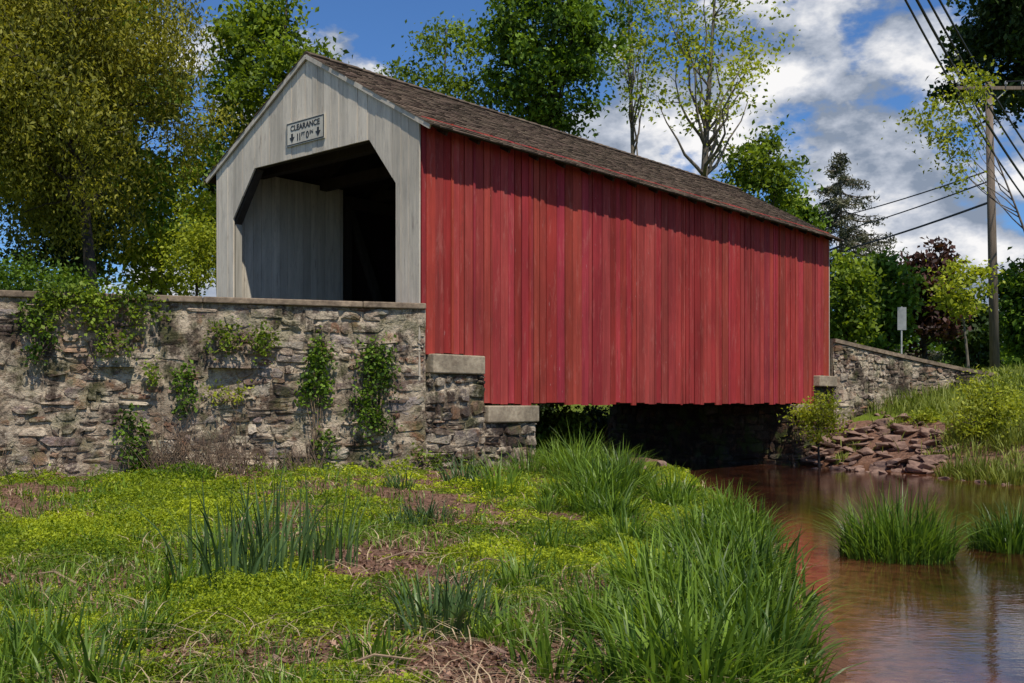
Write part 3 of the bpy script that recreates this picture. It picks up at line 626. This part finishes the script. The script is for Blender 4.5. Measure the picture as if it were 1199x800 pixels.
# ------------------------------------------------------------ grasses
def blades(P,h,w,lean,segs=4,spread=None):
    n=len(P); a=rng.uniform(0,2*np.pi,n); d=np.stack([np.cos(a),np.sin(a),np.zeros(n)],1) if spread is None else spread
    sd=np.stack([-d[:,1],d[:,0],np.zeros(n)],1); tw=rng.normal(size=n)*.6; sd=sd*np.cos(tw)[:,None]+d*np.sin(tw)[:,None]
    rows=[]
    for i in range(segs+1):
        t=i/segs; c=P+d*(lean*h*t**2)[:,None]; c[:,2]+=h*(t-.45*np.clip(lean,0,1.3)*t**2.4)
        ww=w*(1-t**1.8)*(.7+.6*min(t*3,1))*.5+.0004
        rows.append(c-sd*ww[:,None]); rows.append(c+sd*ww[:,None])
    V=np.stack(rows,1).reshape(-1,3); base=np.arange(n)[:,None]*(2*(segs+1))
    Q=np.concatenate([base+np.array([2*i,2*i+1,2*i+3,2*i+2]) for i in range(segs)],0)
    return V,Q,2*(segs+1)
def tuft(pos,rad,h,nb,mat=LM_grass,label=None,group=None,w=.011,lean=(.1,.7),name='grass_tuft',cat='grass tuft'):
    x,y=pos[0],pos[1]; z=max(hz(x,y),-1.56)-.03
    r=np.sqrt(rng.random(nb))*rad; a=rng.uniform(0,6.28,nb); P=np.stack([np.cos(a)*r,np.sin(a)*r,np.zeros(nb)],1)
    P[:,2]=np.maximum(H(P[:,0]+x,P[:,1]+y),-1.6)-z-.02
    dirx=np.cos(a)+rng.normal(size=nb)*.6; diry=np.sin(a)+rng.normal(size=nb)*.6; q=np.hypot(dirx,diry)+1e-6; sp=np.stack([dirx/q,diry/q,np.zeros(nb)],1)
    hh=h*rng.uniform(.35,1.12,nb)*(1-.35*(r/rad)**2); ln=rng.uniform(lean[0],lean[1],nb)*(.4+.8*r/rad)
    V,Q,k=blades(P,hh,w*rng.uniform(.6,1.35,nb),ln,5,sp)
    sh=np.clip(rng.uniform(.0,.85,nb)+rng.normal()*.15,0,1)
    o=np_mesh(name,V,Q,mat,None,shade=np.repeat(sh,k),label=label,cat=cat,group=group); o.location=(x,y,z); return o
rng=np.random.default_rng(11)
gl='tall bright green grass tuft in the dense bank beside the creek'; gg='tall grass tufts along the near creek bank'
for (px,py,rad,h) in [(885,795,.32,.58),(818,808,.34,.62),(750,805,.28,.5),(900,748,.3,.62),(840,745,.36,.68),(775,755,.3,.55),(895,700,.34,.66),(840,698,.38,.72),(772,700,.32,.6),(870,655,.36,.70),(812,650,.36,.66),(850,618,.36,.62),(888,628,.26,.55),(705,588,.42,.85),(680,562,.45,.9),(735,575,.36,.7),(790,590,.34,.6),(655,546,.42,.62),(722,556,.42,.7),(700,740,.25,.45),(735,640,.3,.5),(720,610,.3,.55),(690,600,.28,.5),(660,585,.26,.45)]:
    p=hit(px,py); tuft(p,rad,h,int(820*rad),label=gl,group=gg,w=.016,lean=(.15,1.05))
p=at(1050,652,1.55*F/(652-HZ)); tuft((p.x,p.y),.54,.92,1000,label='round grass tuft standing alone in the creek water',w=.014,lean=(.05,.85))
p=at(1190,643,1.55*F/(643-HZ)); tuft((p.x,p.y),.45,.7,700,label='smaller grass tuft in the creek at the right edge',w=.014,lean=(.05,.85))
for px,py,rad,nb,lb in [(262,695,.34,70,'tallest dark upright reed clump left of centre in the foreground'),(322,682,.32,75,'dark reed clump just right of the tallest reeds'),(382,662,.26,60,'smaller upright reed clump furthest right of the reeds')]:
    p=hit(px,py); tuft(p,rad,1.02 if px<350 else .9,nb,LM_reed,label=lb,w=.017,lean=(.0,.5),name='reed_clump',cat='reeds')
mids=[(210,700,.22,.42),(255,650,.2,.4),(500,612,.3,.42),(470,620,.22,.36),(545,568,.32,.6),(585,578,.32,.66),(515,745,.28,.55),(550,735,.24,.48),(480,715,.16,.38),(610,690,.22,.42),(640,600,.22,.42),(60,775,.26,.45),(110,800,.26,.4),(10,800,.26,.42),(160,755,.2,.32),(435,780,.2,.34),(640,790,.22,.4),(400,640,.18,.35),(225,560,.3,.3),(470,572,.2,.38),(620,556,.34,.6),(350,700,.15,.3),(600,755,.2,.36),(650,650,.22,.42),(30,720,.2,.3)]
for px,py,rad,h in mids:
    p=hit(px,py); tuft(p,rad,h,int(480*rad),LM_reed if px in(500,470,545,515,550) else LM_grass,label='loose low grass tuft among the mossy ground cover',group='low grass tufts on the mossy bank',w=.013,lean=(.15,.9))
for px,py,rad,h in [(1120,556,.45,.5),(1150,562,.5,.6),(1185,570,.55,.7),(1190,520,.5,.7),(1125,515,.4,.5),(1150,505,.5,.6),(1000,528,.16,.3),(985,540,.16,.3),(1050,500,.2,.35),(1095,538,.22,.35)]:
    p=hit(px,py); tuft(p,rad,h,int(600*rad),LM_field,label='grass tuft on the far right creek bank',group='grass tufts on the far right bank',w=.02)

def scatter(n,ylo,yhi,kl,kr,cond):
    y=ylo*(yhi/ylo)**rng.random(n); x=rng.uniform(kl,kr,n)*y; m=cond(x,y); return x[m],y[m]
front=lambda x,y: (y<16.1+(x+1.44)*.336)|((x>-1.3)&(y<17.6)&((-(x-P0[0])*sa+(y-P0[1])*ca)<-.15))
def land(x,y): return (sdist(x,y)>.16)
x,y=scatter(520000,4.4,17.5,-.56,.3,lambda x,y: land(x,y)&(covmask(x,y)+rng.normal(size=len(x))*.17>-.05)&front(x,y))
z=H(x,y); cm=covmask(x,y); mound=np.clip(.03+.15*cm+.06*wob(x,y,3.2,12),0.005,.24); P=np.stack([x,y,z+mound*rng.random(len(x))**.5],1)
V,Q=leaves(P,1.0,up=1.0,asp=.6); sz=(.0042+.00095*y)*rng.choice([.7,1,1.5],len(y),p=[.5,.38,.12])
V=(V.reshape(-1,4,3)-P[:,None])*sz[:,None,None]+P[:,None]
sh=np.clip(.45+.5*wob(x,y,1.1,14)+.3*wob(x,y,5,2)+rng.normal(size=len(x))*.17,0,1)
np_mesh('ground_cover',V.reshape(-1,3),Q,LM_cover,shade=np.repeat(sh,4),kind='stuff',label='low yellow green creeping plants and moss carpeting the near bank',cat='ground cover')
x,y=scatter(28000,4.4,17,-.56,.32,lambda x,y: land(x,y)&(wob(x,y,1.7,5)>.0)&front(x,y))
P=np.stack([x,y,H(x,y)-.01],1); n=len(x); V,Q,k=blades(P,rng.uniform(.05,.24,n),.004+.0006*y,rng.uniform(.1,.9,n),3)
np_mesh('short_grass',V,Q,LM_grass,shade=np.repeat(rng.random(n),k),kind='stuff',label='short thin grass sprouting through the creeping plants of the near bank',cat='grass')
x=rng.uniform(6.5,24,75000); y=rng.uniform(19,44,75000); dd=sdist(x,y); m=(dd>.6)&(wob(x,y,1.4,7)>-.5)&~((x/y<.415)&(dd<2.9)&(rng.random(75000)<.93))
tt=(x-P0[0])*ca+(y-P0[1])*sa; m&=~((tt<15.5)&((-(x-P0[0])*sa+(y-P0[1])*ca)>-.3))
x,y=x[m],y[m]; n=len(x); V,Q,k=blades(np.stack([x,y,H(x,y)-.02],1),rng.uniform(.12,.6,n)*(.6+.5*np.clip(wob(x,y,1.1,3)+.5,0,1)),np.full(n,.022),rng.uniform(.1,.8,n),3)
np_mesh('field_grass',V,Q,LM_field,shade=np.repeat(np.clip(.45+.5*wob(x,y,.8,4)+rng.normal(size=n)*.22,0,1),k),kind='stuff',label='light green meadow grass covering the right bank below the stone wall',cat='grass')
x,y=scatter(30000,4.4,17,-.56,.3,lambda x,y: land(x,y)&(covmask(x,y)<.1)&front(x,y))
P=np.stack([x,y,H(x,y)+.012],1); V,Q=leaves(P,.02,up=2.5,asp=.5); np_mesh('leaf_litter',V,Q,LM_litter,shade=np.repeat(rng.random(len(x))**1.3,4),kind='stuff',label='brown dead leaves scattered on bare soil patches of the bank',cat='leaf litter')
x,y=scatter(3600,4.4,16,-.56,.3,lambda x,y: land(x,y)&front(x,y)&(covmask(x,y)<.3)); n=len(x)
V,Q,k=blades(np.stack([x,y,H(x,y)+.02],1),rng.uniform(.04,.22,n),.003+.0005*y,rng.uniform(1.2,3,n),3)
np_mesh('dead_grass',V,Q,LM_straw,shade=np.repeat(rng.uniform(.2,1,n),k),kind='stuff',label='dry tan grass stems lying over the mossy near bank',cat='dead grass')

# ------------------------------------------------------------ vines on the wall
def wallY(px): k=(px-600)/F; return (16.3+.336*1.44)/(1-.336*k)
def vine(pxc,pyc,hw,hh,n,label,mat=LM_green,name='ivy',seedv=0,cat='ivy',group=None,ls=.03):
    rv=np.random.default_rng(seedv+40); Yw=wallY(pxc); c=at(pxc,pyc,Yw)+Nw*.08
    root=empty(name,tuple(c),label=label,cat=cat,group=group); k=Yw/F
    m=max(12,int(hw*hh/45)); v0=rv.uniform(-1,1,m); cu=(rv.uniform(-1,1,m)*(1-.35*np.abs(v0))+.25*np.sin(v0*4+seedv))*hw*k; cv=v0*hh*k; idx=rv.integers(0,m,n)
    sc=min(hw,hh)*k*.22+.03
    u=cu[idx]+rv.normal(size=n)*sc; v=cv[idx]+rv.normal(size=n)*sc*1.3; d=np.abs(rv.normal(size=n))*.07+.02
    P=np.outer(u,np.array(U))+np.outer(d,np.array(Nw)); P[:,2]+=v
    V,Q=leaves(P,ls,up=.5,asp=.75); np_mesh('foliage',V,Q,mat,root,shade=np.repeat(np.clip(rv.uniform(.05,.9,m)[idx]+rv.normal(size=n)*.2,0,1),4))
    mb=MB()
    for i in range(9):
        a=Vector(U)*cu[i]+Vector((0,0,cv[i]))+Nw*.03; e=Vector(U)*cu[(i+3)%m]*.4+Vector((0,0,-hh*k*1.05))+Nw*.0; mb.tube([a,(a+e)/2+Nw*.03,e],[.004,.006,.008],4)
    mb.build('stem',M_dead,root)
vine(82,360,56,18,1150,'leafy vine hanging over the coping at the left end of the wall',LM_mid,seedv=1)
vine(160,362,26,18,420,'short vine spray just below the coping beside the long vine',LM_mid,seedv=2)
vine(48,392,14,28,320,'hanging vine tip below the long vine at the far left',LM_green,seedv=9)
vine(135,402,22,14,200,'thin vine tendrils hanging between the two sprays',LM_mid,seedv=15)
vine(216,456,10,24,330,'narrow green ivy patch in the middle of the wall',LM_green,seedv=3)
vine(156,522,15,36,480,'dark ivy patch low on the wall above the ground',LM_green,seedv=4)
vine(372,462,15,66,1000,'tall ivy column right of centre on the stone wall',LM_green,seedv=5)
vine(436,452,22,48,1150,'thick dark ivy clump near the bridge corner',LM_green,seedv=6)
vine(262,396,18,14,220,'pale fern like plant growing below the coping left of the ivy column',LM_mid,seedv=7,name='wall_fern',cat='fern')
vine(308,400,24,14,260,'pale fern like plant below the coping next to the ivy column',LM_mid,seedv=8,name='wall_fern',cat='fern')
vine(268,462,26,8,130,'thin pale weeds rooted in the wall mortar at mid height',LM_bright,seedv=10,name='wall_fern',cat='fern')
vine(180,435,8,14,90,'small tuft of weeds in the wall left of the narrow ivy patch',LM_mid,seedv=16,name='wall_fern',cat='fern')
vine(310,552,60,10,350,'leafy weeds along the foot of the wall',LM_mid,seedv=12,name='weeds',cat='weeds')
vine(475,545,60,12,420,'leafy weeds at the foot of the wall near the bridge corner',LM_mid,seedv=13,name='weeds',cat='weeds')
vine(50,560,60,8,260,'leafy weeds at the foot of the wall at the far left',LM_mid,seedv=14,name='weeds',cat='weeds')
random.seed(12)
for px,sp,nn,lb in ((228,.75,210,'tangle of dead tan stems leaning on the foot of the wall'),(335,.5,70,'thin dead stems at the wall foot right of the large tangle'),(20,.5,50,'dead stems at the wall foot at the far left')):
    c=at(px,560,wallY(px)-.35); root=empty('dead_brush',(c.x,c.y,hz(c.x,c.y)),label=lb,cat='brush')
    mb=MB()
    for i in range(nn):
        a=Vector((random.uniform(-sp,sp),random.uniform(-.15,.2),0)); l=random.uniform(.35,1.2 if nn>100 else .8); th_=random.uniform(-1,1)
        e=a+Vector((th_*l*.8,random.uniform(-.2,.2),l*random.uniform(.15,1))); m=(a+e)/2+Vector((0,0,.25*l)); mb.tube([a,m,e],[.005,.004,.002],4,cap=False)
    mb.build('stems',M_brush,root)

# ------------------------------------------------------------ rocks and sticks
def rock(x,y,s,label,group=None,sink=.25,flat=.5,name='rock',z=None):
    bm=bmesh.new(); r=random.Random(int(x*1000+y*77))
    for i in range(13):
        d=Vector((r.gauss(0,1),r.gauss(0,1),r.gauss(0,1))).normalized(); bm.verts.new((d.x*s*r.uniform(.75,1.15),d.y*s*.7,max(min(d.z,.6),-.6)*s*flat*1.4))
    bmesh.ops.convex_hull(bm,input=bm.verts); bmesh.ops.delete(bm,geom=[v for v in bm.verts if not v.link_faces],context='VERTS')
    bmesh.ops.bevel(bm,geom=bm.edges[:],offset=s*.03,segments=1,affect='EDGES')
    me=bpy.data.meshes.new(name); bm.to_mesh(me); bm.free(); o=link(name,me,M_rock,label=label,cat='rock',group=group)
    o.location=(x,y,(hz(x,y) if z is None else z)+s*flat*(1-2*sink)*.6); o.rotation_euler=(r.uniform(-.3,.3),r.uniform(-.3,.3),r.uniform(0,6.28))
random.seed(3)
for i in range(180):
    px=random.uniform(925,1112); lo=554-8*(px<960); py=random.uniform(484+abs(px-1035)*.3,lo+3); x,y,_=hit(px,py); rock(x,y,random.uniform(.08,.22) if i%3 else random.uniform(.24,.44),'angular brown rock in the pile on the far bank beside the bridge','rocks piled on the far bank',flat=random.uniform(.18,.36),sink=.1)
for i in range(16):
    x,y,_=hit(random.uniform(600,780),random.uniform(543,560)); rock(x,y,random.uniform(.08,.2),'small stone on the gravel under the near end of the bridge','small stones under the bridge')
for i in range(50):
    px=random.uniform(20,680); py=random.uniform(610,798); x,y,_=hit(px,py); rock(x,y,random.uniform(.02,.06),'small stone lying in the mossy foreground','small stones in the foreground',sink=.2)
for i in range(26):
    px=random.uniform(940,1190); x,y,_=hit(px,555+.06*(px-940)); rock(x-.2,y-.4,random.uniform(.07,.22),'wet stone at the far waterline','wet stones at the far waterline',z=-1.6)
for i,(px,py,ln,an,lb) in enumerate([(440,664,.5,.2,'pale dry stick lying right of the reeds'),(330,640,.9,1.1,'pale bent reed stalk leaning through the large reeds'),(545,672,.35,.5,'short pale stick in the middle of the mossy bank'),(90,690,.4,2.6,'pale stick on bare soil at the left'),(390,795,.4,.1,'pale stick at the bottom edge of the bank')]):
    x,y,z=hit(px,py); m=MB(); e=Vector((math.cos(an)*ln,math.sin(an)*ln*.4,.12*ln)); m.tube([(0,0,0),tuple(e*.5+Vector((0,0,.05))),tuple(e)],[.009,.007,.004],5); o=m.build('stick',M_dead,label=lb,cat='stick'); o.location=(x,y,z+.04)

# ------------------------------------------------------------ sky, sun, camera
EL=R(60); saz=Vector((.41,-.912,0)).normalized(); sd=Vector((saz.x*math.cos(EL),saz.y*math.cos(EL),math.sin(EL)))
wd=bpy.data.worlds.new('World'); bpy.context.scene.world=wd; wd.use_nodes=True; nt=wd.node_tree; bg=nt.nodes['Background']
sky=nt.nodes.new('ShaderNodeTexSky'); sky.sky_type='NISHITA'; sky.sun_disc=False; sky.sun_elevation=EL; sky.sun_rotation=math.atan2(saz.x,saz.y); sky.air_density=1.0; sky.dust_density=.2; sky.ozone_density=2.5
blue=mixc(nt,1,sky.outputs[0],(.46,.70,1.0),'MULTIPLY')
tc=nt.nodes.new('ShaderNodeTexCoord')
def wn(scale,loc,detail=7,rough=.55,sz=1.7):
    mp=nt.nodes.new('ShaderNodeMapping'); mp.inputs['Scale'].default_value=(1,1,sz); mp.inputs['Location'].default_value=loc; L(nt,tc.outputs['Generated'],mp.inputs[0])
    n=nt.nodes.new('ShaderNodeTexNoise'); n.inputs['Scale'].default_value=scale; n.inputs['Detail'].default_value=detail; n.inputs['Roughness'].default_value=rough; L(nt,mp.outputs[0],n.inputs['Vector']); return n.outputs['Fac']
dens=wn(6.0,(0,0,0),8,.58); dens2=wn(6.0,(.01,0,-.06),6,.58); fine=wn(22,(2,1,0),6,.6)
cd=Vector((430/F,1,290/F)).normalized()
vm=nt.nodes.new('ShaderNodeVectorMath'); vm.operation='DOT_PRODUCT'; L(nt,tc.outputs['Generated'],vm.inputs[0]); vm.inputs[1].default_value=cd
bi=nt.nodes.new('ShaderNodeMapRange'); bi.inputs[1].default_value=.93; bi.inputs[2].default_value=.995; bi.inputs[3].default_value=0; bi.inputs[4].default_value=.15; L(nt,vm.outputs['Value'],bi.inputs[0])
def madd(a,b2,op='ADD'):
    n=nt.nodes.new('ShaderNodeMath'); n.operation=op
    for s_,v in ((n.inputs[0],a),(n.inputs[1],b2)):
        if isinstance(v,(int,float)): s_.default_value=v
        else: L(nt,v,s_)
    return n.outputs[0]
dn=madd(madd(dens,bi.outputs[0]),madd(fine,.14,'MULTIPLY')); mask=ramp(nt,dn,[(.615,0.),(.685,1.)])
shd=madd(madd(dens,dens2,'SUBTRACT'),madd(fine,.22,'MULTIPLY'))
ccol=ramp(nt,madd(madd(shd,3.8,'MULTIPLY'),-.02),[(.12,(.26,.32,.42)),(.48,(.55,.60,.69)),(.85,(1,1,1))])
cc_=mixc(nt,1,ccol,(8.0,7.9,7.9),'MULTIPLY')
fin=mixc(nt,mask,blue,cc_); L(nt,fin,bg.inputs['Color']); bg.inputs['Strength'].default_value=.12
ld=bpy.data.lights.new('sun','SUN'); ld.energy=5.0; ld.angle=R(.8); ld.color=(1,.93,.80); lo=bpy.data.objects.new('sun',ld); C.objects.link(lo); lo.rotation_euler=sd.to_track_quat('Z','Y').to_euler(); lo.location=(0,0,30)
cam=bpy.data.cameras.new('camera'); cam.sensor_width=36; cam.lens=F/1199*36; cam.shift_y=72/1199; cam.clip_end=2000; cam.clip_start=.1
co=bpy.data.objects.new('camera',cam); C.objects.link(co); co.location=(0,0,0); co.rotation_euler=(R(90),0,0); bpy.context.scene.camera=co
vs=bpy.context.scene.view_settings; vs.view_transform='Standard'; vs.look='None'; vs.exposure=0
